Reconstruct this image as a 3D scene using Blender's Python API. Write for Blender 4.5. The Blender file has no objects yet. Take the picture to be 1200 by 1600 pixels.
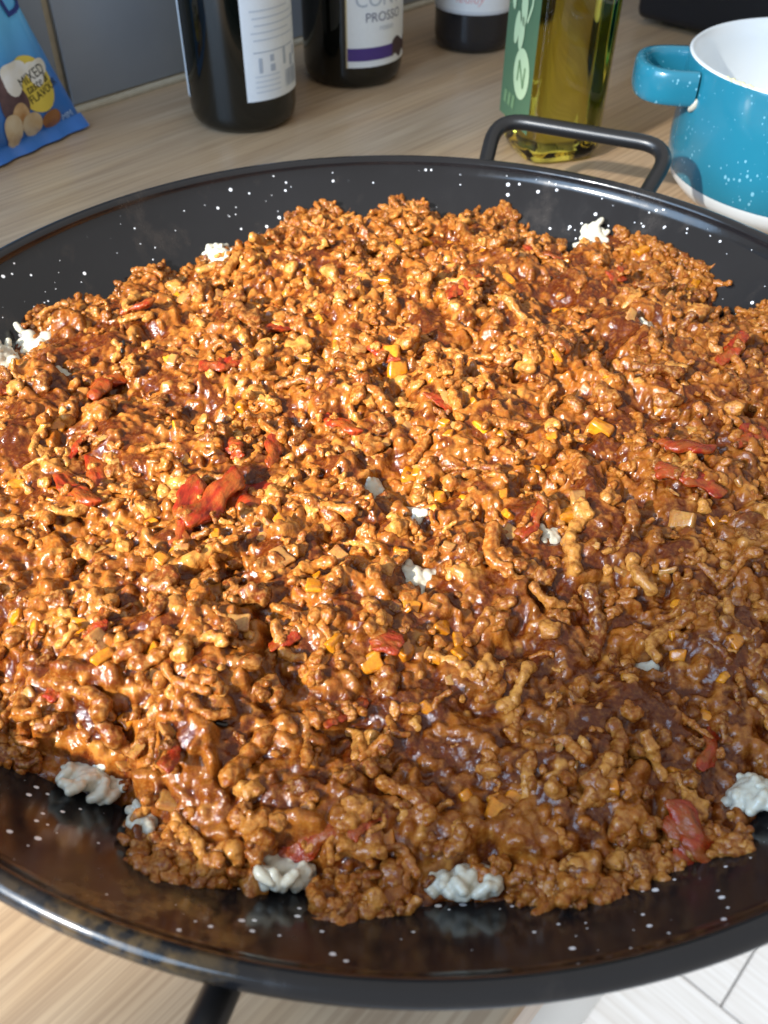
import bpy, bmesh, math, random
import numpy as np
from mathutils import Vector, Matrix
from mathutils.bvhtree import BVHTree
rng = np.random.default_rng(7); random.seed(7)
S = bpy.context.scene
COL = S.collection
R_ = math.radians
# ------------------------------------------------------------------ camera
F_PX = 1400.0                       # focal length in pixels of the 1200x1600 photograph
CAM = np.array([-0.0082, -0.26535, 0.23773]); PITCH = R_(43.927); ROLL = R_(0.577)
_f = np.array([0, math.cos(PITCH), -math.sin(PITCH)]); _r = np.array([1., 0, 0]); _u = np.cross(_r, _f)
CR = _r*math.cos(ROLL)+_u*math.sin(ROLL); CU = -_r*math.sin(ROLL)+_u*math.cos(ROLL)
def ray(px, py): return _f + (px-600)/F_PX*CR + (800-py)/F_PX*CU
def at(px, py, z=0.0):
    d = ray(px, py); return CAM + d*((z-CAM[2])/d[2])
cd = bpy.data.cameras.new('camera'); cam = bpy.data.objects.new('camera', cd); COL.objects.link(cam)
cd.sensor_fit = 'VERTICAL'; cd.sensor_height = 36; cd.sensor_width = 27; cd.lens = F_PX/1600*36
cd.clip_start = 0.01; cd.clip_end = 50
cd.dof.use_dof = True; cd.dof.focus_distance = 0.31; cd.dof.aperture_fstop = 17
M = Matrix([[CR[i], CU[i], -_f[i], CAM[i]] for i in range(3)]+[[0, 0, 0, 1]])
cam.matrix_world = M
S.camera = cam
# ------------------------------------------------------------------ light
w = bpy.data.worlds.new('World'); S.world = w; w.use_nodes = True
bg = w.node_tree.nodes['Background']; bg.inputs[0].default_value = (1.0, 0.97, 0.93, 1); bg.inputs[1].default_value = 0.66
def lamp(name, kind, loc, target, energy, color, **kw):
    l = bpy.data.lights.new(name, kind); l.energy = energy; l.color = color
    for k, v in kw.items(): setattr(l, k, v)
    o = bpy.data.objects.new(name, l); COL.objects.link(o); o.location = loc
    o.rotation_euler = (Vector(target)-Vector(loc)).to_track_quat('-Z', 'Y').to_euler(); return o
lamp('window_light', 'AREA', (-1.15, -0.85, 0.80), (0, 0.0, 0.03), 42, (0.44, 0.68, 1.0), shape='RECTANGLE', size=1.25, size_y=1.3)
SUN = (-1.10, -1.02, 1.00)          # sunlight as two added spots, shaped to leave the lower right dim
lamp('sunlight_spot_one', 'SPOT', SUN, (-0.160, -0.055, 0.03), 275, (1.0, 0.94, 0.84), spot_size=R_(13), spot_blend=0.6, shadow_soft_size=0.022)
lamp('sunlight_spot_two', 'SPOT', SUN, (0.055, 0.105, 0.03), 230, (1.0, 0.94, 0.84), spot_size=R_(11.5), spot_blend=0.75, shadow_soft_size=0.022)
lamp('floor_fill_spot', 'SPOT', (1.3, -1.1, 1.3), (0.36, 0.12, -0.9), 230, (0.88, 0.94, 1.0), spot_size=R_(26), spot_blend=0.6, shadow_soft_size=0.15)  # spot added to brighten the floorboards with cool light
S.view_settings.view_transform = 'Standard'; S.view_settings.look = 'None'; S.view_settings.exposure = 0; S.view_settings.gamma = 1
S.view_settings.use_curve_mapping = False
S.render.engine = 'CYCLES'

# ------------------------------------------------------------------ helpers
def link(o, parent=None):
    COL.objects.link(o)
    if parent: o.parent = parent
    return o
def tag(o, label=None, cat=None, group=None, kind=None):
    if label: o['label'] = label
    if cat: o['category'] = cat
    if group: o['group'] = group
    if kind: o['kind'] = kind
    return o
def empty(name, loc, label, cat, group=None, rz=0):
    o = bpy.data.objects.new(name, None); COL.objects.link(o); o.location = loc; o.rotation_euler[2] = rz
    o.empty_display_size = 0.02
    return tag(o, label, cat, group)
def mesh_np(name, V, Fc, smooth=True):
    me = bpy.data.meshes.new(name); V = np.asarray(V, np.float32); Fc = np.asarray(Fc, np.int32); k = Fc.shape[1]
    me.vertices.add(len(V)); me.vertices.foreach_set('co', V.ravel())
    me.loops.add(Fc.size); me.loops.foreach_set('vertex_index', Fc.ravel())
    me.polygons.add(len(Fc)); me.polygons.foreach_set('loop_start', np.arange(0, Fc.size, k, dtype=np.int32))
    if smooth: me.polygons.foreach_set('use_smooth', np.ones(len(Fc), bool))
    me.update(calc_edges=True); me.validate()
    return me
def obj(name, me, mat=None, parent=None):
    o = bpy.data.objects.new(name, me)
    if mat and not me.materials: me.materials.append(mat)
    return link(o, parent)
def from_bm(name, bm, mat=None, parent=None, smooth=False):
    me = bpy.data.meshes.new(name); bmesh.ops.recalc_face_normals(bm, faces=bm.faces[:])
    for f in bm.faces: f.smooth = smooth
    bm.to_mesh(me); bm.free(); return obj(name, me, mat, parent)
def grid_faces(nu, nv, wrap=False):
    i = np.arange(nu if wrap else nu-1); j = np.arange(nv-1); I, J = np.meshgrid(i, j, indexing='ij'); I2 = (I+1) % nu
    return np.stack([I*nv+J, I2*nv+J, I2*nv+J+1, I*nv+J+1], -1).reshape(-1, 4)
def lathe(name, prof, mat, parent, n=96, shape=None, smooth=True):
    prof = np.array(prof, float); th = np.linspace(0, 2*math.pi, n, endpoint=False)
    V = []
    for t in th:
        k = shape(t) if shape else 1.0
        V.append(np.stack([prof[:, 0]*math.cos(t)*k, prof[:, 0]*math.sin(t)*k, prof[:, 1]], -1))
    return obj(name, mesh_np(name, np.concatenate(V), grid_faces(n, len(prof), True), smooth), mat, parent)
def tube(name, P, r, mat, parent=None, n=16, closed=False):
    P = [Vector(p) for p in P]; V = []; up = Vector((0, 0, 1)); m = len(P)
    for i, p in enumerate(P):
        t = (P[min(i+1, m-1)]-P[max(i-1, 0)]).normalized()
        a = t.cross(up); a = a.normalized() if a.length > 1e-4 else Vector((1, 0, 0)); b = a.cross(t).normalized()
        rr = r[i] if hasattr(r, '__len__') else r
        for k in range(n):
            q = 2*math.pi*k/n; V.append(p+a*math.cos(q)*rr+b*math.sin(q)*rr)
    Fc = [[i*n+k, i*n+(k+1) % n, (i+1)*n+(k+1) % n, (i+1)*n+k] for i in range(m-1) for k in range(n)]
    me = mesh_np(name, [tuple(v) for v in V], Fc)
    return obj(name, me, mat, parent)
def fillet(P, rad, k=8):
    out = [Vector(P[0])]
    for a, b, c in zip(P[:-2], P[1:-1], P[2:]):
        a, b, c = Vector(a), Vector(b), Vector(c); d1 = (a-b); d2 = (c-b); q = min(rad, d1.length*.48, d2.length*.48)
        p0 = b+d1.normalized()*q; p2 = b+d2.normalized()*q
        for i in range(k+1):
            t = i/k; out.append(p0*(1-t)**2+b*2*t*(1-t)+p2*t*t)
    out.append(Vector(P[-1])); return out
def vnoise(x, y, s, seed):
    g = np.random.default_rng(seed).random((256, 256)); X = x/s+1000.3; Y = y/s+1000.7
    xi = np.floor(X).astype(int); yi = np.floor(Y).astype(int); fx = X-xi; fy = Y-yi
    fx = fx*fx*(3-2*fx); fy = fy*fy*(3-2*fy); q = lambda a, b: g[a % 256, b % 256]
    return (q(xi, yi)*(1-fx)+q(xi+1, yi)*fx)*(1-fy)+(q(xi, yi+1)*(1-fx)+q(xi+1, yi+1)*fx)*fy*1.0-0.5
def sstep(a, b, x):
    t = np.clip((x-a)/(b-a), 0, 1); return t*t*(3-2*t)

# ------------------------------------------------------------------ materials
class NB:
    def __init__(s, name):
        s.m = bpy.data.materials.new(name); s.m.use_nodes = True; s.t = s.m.node_tree; s.p = s.t.nodes['Principled BSDF']
    def n(s, ty, inp=None, **kw):
        nd = s.t.nodes.new('ShaderNode'+ty)
        for k, v in kw.items(): setattr(nd, k, v)
        for k, v in (inp or {}).items(): s.set(nd.inputs[k], v)
        return nd
    def set(s, sock, v):
        if isinstance(v, bpy.types.NodeSocket): s.t.links.new(v, sock)
        else: sock.default_value = v
    def P(s, **kw):
        for k, v in kw.items(): s.set(s.p.inputs[k.replace('_', ' ')], v)
        return s
    def co(s, scale=(1, 1, 1), kind='Object', rot=(0, 0, 0)):
        c = s.n('TexCoord'); mp = s.n('Mapping', {'Vector': c.outputs[kind], 'Scale': scale, 'Rotation': rot}); return mp.outputs[0]
    def noise(s, vec, scale, detail=3, rough=.5, **kw):
        return s.n('TexNoise', {'Vector': vec, 'Scale': scale, 'Detail': detail, 'Roughness': rough}, **kw).outputs[0]
    def ramp(s, fac, stops):
        r = s.n('ValToRGB', {'Fac': fac}); e = r.color_ramp.elements
        while len(e) < len(stops): e.new(0.5)
        for q, (p, c) in zip(e, stops): q.position = p; q.color = (*c, 1) if len(c) == 3 else c
        return r.outputs[0]
    def mix(s, f, a, b, mode='MIX'):
        m = s.n('MixRGB', blend_type=mode); s.set(m.inputs[0], f)
        for i, v in ((1, a), (2, b)): s.set(m.inputs[i], (*v, 1) if isinstance(v, tuple) and len(v) == 3 else v)
        return m.outputs[0]
    def math(s, op, a, b=0.5):
        m = s.n('Math', operation=op); s.set(m.inputs[0], a); s.set(m.inputs[1], b); return m.outputs[0]
    def bump(s, h, strength=.3, dist=.001, base=None):
        b = s.n('Bump', {'Height': h, 'Strength': strength, 'Distance': dist})
        if base: s.set(b.inputs['Normal'], base)
        s.set(s.p.inputs['Normal'], b.outputs[0]); return b.outputs[0]
def plain(name, c, rough=.5, **kw):
    b = NB(name); b.P(Base_Color=(*c, 1), Roughness=rough, **kw); return b.m
MAT = {}
# pan enamel: glossy black with white specks and a greasy smear on the rim
def enamel(smear):
    b = NB('black_enamel'); v = b.co()
    vo = b.n('TexVoronoi', {'Vector': v, 'Scale': 330.0, 'Randomness': 1.0}); rnd = b.n('SeparateColor', {0: vo.outputs['Color']})
    thr = b.math('MULTIPLY', b.math('POWER', rnd.outputs[0], 3.4), 0.28)
    thr = b.math('MULTIPLY', thr, b.ramp(b.noise(v, 22, 2), [(.40, (0.25,)*3), (.56, (1.15,)*3)]))
    speck = b.math('LESS_THAN', vo.outputs['Distance'], thr)
    zz = b.n('SeparateXYZ', {0: v}).outputs[2]; speck = b.math('MULTIPLY', speck, b.math('LESS_THAN', zz, .0415))
    n1 = b.noise(v, 14, 4, .6)
    base = b.mix(n1, (.006, .006, .007), (.014, .014, .016))
    col = b.mix(speck, base, (.82, .84, .88))
    ns = b.noise(b.co((1, 1, .25)), 45, 5, .65); rg = b.ramp(ns, [(.35, (.10,)*3), (.5, (.16,)*3), (.7, (.30,)*3)])
    col = b.mix(b.ramp(ns, [(.56, (0,)*3), (.72, (.10,)*3)]), col, (.16, .12, .09))
    if smear:
        g = b.n('VectorMath', {0: v, 1: tuple(smear)}, operation='DISTANCE').outputs['Value']
        m = b.math('MULTIPLY', b.ramp(g, [(.004, (1,)*3), (.034, (0,)*3)]), b.ramp(b.noise(v, 130, 4, .6), [(.45, (0,)*3), (.62, (1,)*3)]))
        col = b.mix(b.math('MULTIPLY', m, .75), col, (.22, .13, .045))
    b.P(Base_Color=col, Roughness=rg, Specular_IOR_Level=.5)
    b.bump(b.noise(v, 60, 4, .6), .12, .0006); return b.m
MAT['handle'] = plain('black_handle_paint', (.012, .012, .013), .33)
def meat_mat(name, src):
    b = NB(name); v = b.co(kind='Object' if src != 'random' else 'Object')
    t = b.n('Attribute', attribute_name='tint').outputs['Fac'] if src == 'tint' else b.n('ObjectInfo').outputs['Random']
    base = b.ramp(t, [(0, (.12, .030, .004)), (.3, (.26, .085, .011)), (.65, (.35, .108, .012)), (1, (.52, .235, .047))])
    n1 = b.noise(v, 330, 3, .55); n2 = b.noise(v, 850, 3, .6)
    col = b.mix(b.ramp(n1, [(.42, (0,)*3), (.68, (.75,)*3)]), base, (.19, .034, .003))
    col = b.mix(b.ramp(n2, [(.46, (0,)*3), (.62, (.42,)*3)]), col, (.54, .27, .070))
    col = b.mix(b.ramp(n2, [(.30, (.7,)*3), (.45, (0,)*3)]), col, (.15, .030, .003))
    b.P(Base_Color=col, Roughness=b.ramp(n1, [(.35, (.12,)*3), (.68, (.34,)*3)]), Subsurface_Weight=.1, Subsurface_Scale=.0015, Subsurface_Radius=(1, .4, .15), Specular_IOR_Level=.42)
    h = b.math('ADD', b.math('MULTIPLY', n1, 1.0), b.math('MULTIPLY', n2, .7)); b.bump(h, .6, .0010); return b.m
MAT['meat'] = meat_mat('mince_crumb_surface', 'random'); MAT['meat_tint'] = meat_mat('mince_surface', 'tint')
def sauce_mat():
    b = NB('sauce_with_fine_mince'); v = b.co()
    t = b.n('Attribute', attribute_name='tint').outputs['Fac']; s = b.n('Attribute', attribute_name='sauce').outputs['Fac']
    base = b.ramp(t, [(0, (.12, .030, .004)), (.3, (.26, .085, .011)), (.65, (.35, .108, .012)), (1, (.50, .225, .045))])
    n1 = b.noise(v, 300, 3, .55); n2 = b.noise(v, 800, 3, .6); n3 = b.noise(v, 60, 3, .5)
    sc = b.mix(n3, (.046, .0065, .0007), (.110, .018, .0018))
    col = b.mix(b.ramp(n1, [(.42, (0,)*3), (.68, (.7,)*3)]), base, (.19, .034, .003))
    col = b.mix(b.ramp(n2, [(.48, (0,)*3), (.64, (.32,)*3)]), col, (.48, .22, .05))
    col = b.mix(b.math('MULTIPLY', s, b.ramp(n2, [(.40, (1,)*3), (.66, (.72,)*3)])), col, sc)
    b.P(Base_Color=col, Roughness=b.mix(s, b.ramp(n1, [(.3, (.13,)*3), (.7, (.27,)*3)]), (.12,)*3), Subsurface_Weight=.1, Subsurface_Scale=.0018, Subsurface_Radius=(1, .35, .1), Specular_IOR_Level=.42)
    h = b.math('ADD', n1, b.math('MULTIPLY', n2, .6)); b.bump(h, .5, .0010); return b.m
MAT['sauce'] = sauce_mat()
def veg(name, c1, c2, rough=.16, sss=.3, coat=.5, sc=170):
    b = NB(name); v = b.co(); n1 = b.noise(v, sc, 3, .55); r = b.n('ObjectInfo').outputs['Random']
    col = b.mix(b.ramp(n1, [(.35, (0,)*3), (.7, (1,)*3)]), c1, c2)
    n4 = b.noise(v, 260, 4, .6); cv = b.math('ADD', b.math('MULTIPLY', r, .25), b.ramp(n4, [(.42, (0,)*3), (.66, (.65,)*3)]))
    col = b.mix(cv, col, (.20, .045, .005))
    b.P(Base_Color=col, Roughness=rough, Subsurface_Weight=sss, Subsurface_Scale=.003, Subsurface_Radius=(1, .35, .12), Coat_Weight=coat, Coat_Roughness=.08)
    b.bump(b.noise(v, 420, 3, .6), .35, .0007); return b.m
def tomato_mat():
    b = NB('cooked_tomato'); v = b.co(); f = b.noise(b.co((1, 3.5, 1.5)), 210, 4, .6); n4 = b.noise(v, 300, 4, .65); r = b.n('ObjectInfo').outputs['Random']
    col = b.ramp(f, [(.3, (.16, .007, .003)), (.5, (.27, .016, .005)), (.7, (.38, .060, .012))])
    cv = b.math('ADD', b.math('MULTIPLY', r, .25), b.ramp(n4, [(.44, (0,)*3), (.62, (.8,)*3)]))
    col = b.mix(cv, col, (.24, .060, .007))
    b.P(Base_Color=col, Roughness=b.ramp(n4, [(.4, (.15,)*3), (.65, (.34,)*3)]), Subsurface_Weight=.25, Subsurface_Scale=.003, Subsurface_Radius=(1, .3, .1))
    b.bump(b.math('ADD', f, n4), .55, .0012); return b.m
MAT['tomato'] = tomato_mat()
MAT['pepper'] = veg('orange_pepper', (.62, .20, .006), (.68, .30, .014), .16, .25)
MAT['onion'] = veg('cooked_onion', (.42, .20, .045), (.52, .30, .095), .15, .5)
MAT['char'] = plain('charred_skin', (.012, .010, .008), .2)
def rice_mat():
    b = NB('cooked_rice'); v = b.co(); n1 = b.noise(v, 300, 3)
    b.P(Base_Color=b.mix(n1, (.50, .475, .385), (.64, .61, .50)), Roughness=.3, Subsurface_Weight=.5, Subsurface_Scale=.002, Subsurface_Radius=(1, .9, .7))
    b.bump(b.noise(v, 700, 2), .2, .0005); return b.m
MAT['rice'] = rice_mat()
def worktop_mat():
    b = NB('oak_laminate'); v = b.co((1, 1, 1))
    vs = b.co((2.2, 26, 10)); g = b.noise(vs, 3.0, 5, .6); g2 = b.noise(b.co((1.2, 9, 4)), 2.3, 3, .5); f = b.noise(b.co((6, 330, 50)), 1.6, 3)
    col = b.ramp(g, [(.25, (.37, .235, .130)), (.5, (.50, .340, .20)), (.78, (.58, .42, .265))])
    col = b.mix(b.ramp(g2, [(.4, (0,)*3), (.65, (.6,)*3)]), col, (.46, .36, .26))
    col = b.mix(b.ramp(f, [(.42, (0,)*3), (.62, (.5,)*3)]), col, (.27, .17, .10))
    b.P(Base_Color=col, Roughness=b.ramp(g, [(.3, (.28,)*3), (.7, (.36,)*3)]), Specular_IOR_Level=.4); b.bump(f, .08, .0004); return b.m
MAT['worktop'] = worktop_mat()
def plank_mat():
    b = NB('pale_oak_plank'); v = b.co(); r = b.n('ObjectInfo').outputs['Random']
    off = b.n('CombineXYZ', {0: b.math('MULTIPLY', r, 37.0), 1: b.math('MULTIPLY', r, 91.0)}).outputs[0]
    va = b.n('VectorMath', {0: v, 1: off}, operation='ADD').outputs[0]
    mp = b.n('Mapping', {'Vector': va, 'Scale': (3.5, 130, 20)}).outputs[0]; g = b.noise(mp, 1.6, 4, .55)
    mp2 = b.n('Mapping', {'Vector': va, 'Scale': (3, 28, 10)}).outputs[0]; g2 = b.noise(mp2, 1.5, 3, .5)
    col = b.ramp(g, [(.32, (.58, .54, .50)), (.5, (.72, .70, .68)), (.7, (.80, .79, .78))])
    col = b.mix(b.ramp(g2, [(.45, (0,)*3), (.7, (.45,)*3)]), col, (.62, .58, .54))
    col = b.mix(b.math('MULTIPLY', r, .35), col, (.74, .72, .70))
    b.P(Base_Color=col, Roughness=.34); b.bump(g, .12, .0008); return b.m
MAT['plank'] = plank_mat()
def tile_mat():
    b = NB('slate_grey_tile'); v = b.co(); n = b.noise(v, 9, 4, .6); f = b.noise(v, 600, 2)
    b.P(Base_Color=b.mix(n, (.20, .225, .26), (.30, .33, .365)), Roughness=b.ramp(n, [(.3, (.26,)*3), (.7, (.4,)*3)])); b.bump(b.noise(v, 40, 3), .1, .001); return b.m
MAT['tile'] = tile_mat()
def grout_mat():
    b = NB('beige_grout'); n = b.noise(b.co(), 180, 3, .6); b.P(Base_Color=b.mix(n, (.36, .31, .22), (.55, .49, .37)), Roughness=.85); b.bump(n, .5, .001); return b.m
MAT['grout'] = grout_mat()

# ------------------------------------------------------------------ setting: worktop, wall, floor
WA = at(220, 145); WA[2] = 0; WD = np.array([math.cos(R_(47.5)), math.sin(R_(47.5)), 0.]); WA = WA-WD*.0585
WN = np.array([WD[1], -WD[0], 0.]); WANG = math.atan2(WD[1], WD[0])
def box_bm(x0, x1, y0, y1, z0, z1, bev=0.0, seg=2):
    bm = bmesh.new(); bmesh.ops.create_cube(bm, size=1)
    for v in bm.verts: v.co = Vector(((x0+x1)/2+v.co.x*(x1-x0), (y0+y1)/2+v.co.y*(y1-y0), (z0+z1)/2+v.co.z*(z1-z0)))
    if bev: bmesh.ops.bevel(bm, geom=bm.edges[:], offset=bev, segments=seg, affect='EDGES', profile=.5)
    return bm
def wall_frame(o): o.location = tuple(WA); o.rotation_euler[2] = WANG; return o      # x along the wall, -y out into the room
DEPTH = .578
wt = wall_frame(from_bm('worktop', box_bm(-.75, 1.5, -DEPTH, 0, -.038, 0, .002), MAT['worktop'])); tag(wt, kind='structure')
cb = wall_frame(from_bm('base_cabinet', box_bm(-.74, 1.49, -DEPTH+.03, -.01, -.895, -.0382), plain('cabinet_paint', (.45, .45, .44), .5))); tag(cb, kind='structure')
wl = wall_frame(from_bm('wall', box_bm(-.5, 1.5, .0066, .08, -.0, .60), MAT['grout'])); tag(wl, kind='structure')
tile_me = None; TW = .2; G = .0062
for i in range(-2, 7):
    for j in range(3):
        if tile_me is None:
            t = from_bm('tile', box_bm(G/2, TW-G/2, .001, .0065, 0, TW-G, .0011), MAT['tile'], wl, True); tile_me = t.data
        else: t = obj('tile', tile_me, None, wl)
        t.location = (i*TW, 0, .0045+j*TW)
sl = [( -.5+2.0*k/60, -.0004+.0007*math.sin(k*2.1)*math.sin(k*.7), .0012) for k in range(61)]
tube('sealant_bead', sl, .0032, MAT['grout'], wl, 8)
# floorboards, running at right angles to the worktop
FZ = -.9
fl = from_bm('floor', box_bm(-.7, 2.6, -1.6, 1.6, FZ-.05, FZ-.004), plain('floor_joint', (.60, .58, .57), .8)); tag(fl, kind='structure')
e1 = WANG-R_(90); c1, s1 = math.cos(e1), math.sin(e1); PW = .142; g = .0011
org = at(1125, 1573, FZ); pm = {}
for k in range(-6, 7):
    xs = [-1.7]
    while xs[-1] < 1.6: xs.append(xs[-1]+random.choice((.55, .8, 1.0)))
    if k == 0: xs = [-1.2, 0.0, .8]
    for xa, xb in zip(xs[:-1], xs[1:]):
        cx, cy = (xa+xb)/2, (k+.5)*PW; X, Y = org[0]+cx*c1-cy*s1, org[1]+cx*s1+cy*c1; L = round(xb-xa, 3)
        if L not in pm:
            o = from_bm('floor_board', box_bm(-L/2+g, L/2-g, -PW/2+g, PW/2-g, -.006, .002, .0014, 1), MAT['plank'], fl); pm[L] = o.data
        else: o = obj('floor_board', pm[L], None, fl)
        o.location = (X, Y, FZ); o.rotation_euler[2] = e1

# ------------------------------------------------------------------ pan
RIM = .205; HZ = .046; FR = .158
pan = empty('paella_pan', (0, 0, 0), 'wide black speckled enamel paella pan holding the mince', 'pan')
FLZ = .0036                                                   # inner floor height
WALL = [(FR, FLZ), (FR+.006, FLZ+.0022), (FR+.011, FLZ+.0075), (.2005, .0425)]
def pan_floor(r): return np.interp(r, [0]+[a for a, _ in WALL]+[.3], [FLZ]+[z for _, z in WALL]+[.06])
prof = [(.0002, FLZ)]+[(FR*k/12, FLZ) for k in range(1, 12)]+WALL
prof = prof[:-1]+[(WALL[2][0]+(WALL[3][0]-WALL[2][0])*k/8, WALL[2][1]+(WALL[3][1]-WALL[2][1])*k/8) for k in range(1, 9)]
rc = (.2028, .0434); rr = .0031                               # rolled lip
lip = [(rc[0]+rr*math.cos(a), rc[1]+rr*math.sin(a)) for a in np.linspace(R_(165), R_(-95), 16)]
outer = [(.1985, .0385), (.1705, .010), (.1640, .0035), (.157, .0004), (.10, .0004), (.0002, .0004)]
sm = at(215, 1420, .044)
pb = lathe('pan_body', prof+lip+outer, enamel((sm[0], sm[1], sm[2])), pan, 256)
def rimpt(az, r, z): return Vector((r*math.cos(az), r*math.sin(az), z))
for az0 in (R_(66.6), R_(-113.4)):
    a1, a2 = az0-R_(11.6), az0+R_(11.6); b1, b2 = az0-R_(11.3), az0+R_(11.3)
    P = [rimpt(a1, .1895, .026), rimpt(a1, .208, .035), rimpt(b1, .247, .052), rimpt(b2, .247, .052), rimpt(a2, .208, .035), rimpt(a2, .1895, .026)]
    P = [P[0]]+fillet(P[1:-1], .018, 8)+[P[-1]]
    h = tube('handle', P, .0041, MAT['handle'], pan, 18)
    for a in (a1, a2):
        n = Vector((math.cos(a), math.sin(a), -.45)).normalized()
        bm = bmesh.new(); bmesh.ops.create_uvsphere(bm, u_segments=12, v_segments=8, radius=.0075)
        bmesh.ops.scale(bm, vec=(.45, 1, 1.15), verts=bm.verts); bmesh.ops.rotate(bm, cent=(0, 0, 0), matrix=n.to_track_quat('X', 'Z').to_matrix(), verts=bm.verts)
        bmesh.ops.translate(bm, vec=rimpt(a, .1905, .0255), verts=bm.verts); from_bm('rivet_plate', bm, MAT['handle'], h, True)

# ------------------------------------------------------------------ food: outline and height
back = [(0, 548), (50, 495), (110, 468), (165, 462), (205, 425), (235, 410), (295, 400), (330, 385), (400, 370), (450, 345), (510, 328), (560, 340), (625, 325), (690, 340), (790, 338), (820, 355), (900, 385), (930, 368), (1030, 372), (1055, 410), (1085, 425), (1115, 445), (1125, 482), (1200, 485)]
front = [(1200, 1235), (1165, 1300), (1140, 1345), (1050, 1360), (1000, 1385), (930, 1420), (880, 1435), (830, 1420), (790, 1412), (700, 1405), (670, 1420), (600, 1432), (550, 1445), (505, 1435), (480, 1392), (430, 1380), (370, 1392), (330, 1390), (240, 1380), (192, 1305), (205, 1240), (100, 1222), (0, 1195)]
az = []; rad = []
for q, z in ((back, .025), (front, .015)):
    for px, py in q:
        p = at(px, py, z); az.append(math.atan2(p[1], p[0])); rad.append(min(math.hypot(p[0], p[1]), .186))
for d in (172, 180, -171, -162, -153, -144, -45, -34, -22, -10, 2, 14): az.append(R_(d)); rad.append(.1785+.004*math.sin(d*1.7))
o_ = np.argsort(az); az = np.array(az)[o_]; rad = np.array(rad)[o_]
az3 = np.concatenate([az-2*math.pi, az, az+2*math.pi]); rad3 = np.tile(rad, 3)
def foodR(x, y): return np.interp(np.arctan2(y, x), az3, rad3)
bumps = [(330, 1060, .016, .0045), (210, 1060, .02, .003), (450, 1290, .016, .004), (640, 1110, .022, -.006), (860, 1000, .02, -.004), (1050, 1090, .02, -.003), (700, 480, .03, .003), (180, 620, .012, -.004), (520, 640, .01, .003), (690, 1290, .012, .002), (560, 1000, .016, .003), (1080, 560, .02, .003), (890, 870, .03, -.002)]
bumps = [(*at(px, py, .028)[:2], s, h*1.4) for px, py, s, h in bumps]
peeks = [(585, 752, .0065), (640, 795, .007), (655, 888, .0075), (1020, 1008, .005), (862, 826, .004), (1012, 510, .005), (100, 580, .004), (540, 350, .004)]
peeks = [(*at(px, py, .027)[:2], r) for px, py, r in peeks]
def topH(x, y):
    r = np.hypot(x, y); t = foodR(x, y)-r
    und = .0055*vnoise(x, y, .034, 1)+.0085*vnoise(x, y, .017, 2)+.0062*vnoise(x, y, .0095, 3)+.0030*vnoise(x, y, .005, 4)
    for bx, by, s, h in bumps: und = und+h*np.exp(-((x-bx)**2+(y-by)**2)/(2*s*s))
    edge = 1-np.exp(-np.clip(t, 0, 1)/np.where(y > -.03, .0060, .0100))
    h = (.0240+und)*edge
    for bx, by, s in peeks: h = h-.0065*np.exp(-((x-bx)**2+(y-by)**2)/(2*(s*.8)**2))
    z = FLZ+h*(1-.10*sstep(.15, .185, r))
    z = np.maximum(z, pan_floor(r)+.0075*edge)
    return np.where(t > 0, z, pan_floor(r)-.003)
def H1(x, y): return float(topH(np.array([x]), np.array([y]))[0])
def hit(px, py):
    z = .028
    for _ in range(25):
        p = at(px, py, z); z = .6*z+.4*max(H1(p[0], p[1]), .006)
    return at(px, py, z)

# ---- rice
rice = empty('rice_bed', (0, 0, FLZ), 'bed of cooked white rice peeking out from under the mince', 'rice')
gx = np.linspace(0, 1, 22); gt = np.linspace(-math.pi, math.pi, 161)[:-1]
V = []
for t in gt:
    rr_ = np.interp(t, az3, rad3)-.009
    x = math.cos(t)*rr_*gx; y = math.sin(t)*rr_*gx
    z = topH(x, y)-.0085; z = np.maximum(z, pan_floor(np.hypot(x, y))+.0002); z[-1] = pan_floor(rr_)+.0002
    V.append(np.stack([x, y, z-FLZ], -1))
rl = obj('rice_layer', mesh_np('rice_layer', np.concatenate(V), grid_faces(160, 22, True)), MAT['rice'], rice); rl['kind'] = 'stuff'
grains = []
for q in range(4):
    bm = bmesh.new(); bmesh.ops.create_icosphere(bm, subdivisions=2, radius=1)
    for v in bm.verts:
        c = v.co; b = 1+.10*math.sin(c.x*3+q)+.08*math.sin(c.y*4+q*2); c.x *= .0034; c.y *= .00165*b; c.z *= .00150*b; c.z += (.0004+.0002*q)*(c.x/.0034)**2
        c.y += .0003*math.sin(q*2+c.x*700)
    me = bpy.data.meshes.new('rice_grain'); bm.to_mesh(me); bm.free()
    for p in me.polygons: p.use_smooth = True
    me.materials.append(MAT['rice']); grains.append(me)
def grain(p, parent, tilt=1.0):
    o = obj('rice_grain', random.choice(grains), None, parent); o.location = Vector(p)-(parent.location if parent else Vector())
    o.rotation_euler = (random.uniform(-.8, .8)*tilt, random.uniform(-.9, .9)*tilt, random.uniform(0, 6.28)); s = random.uniform(.85, 1.15); o.scale = (s, s, s); return o
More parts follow.
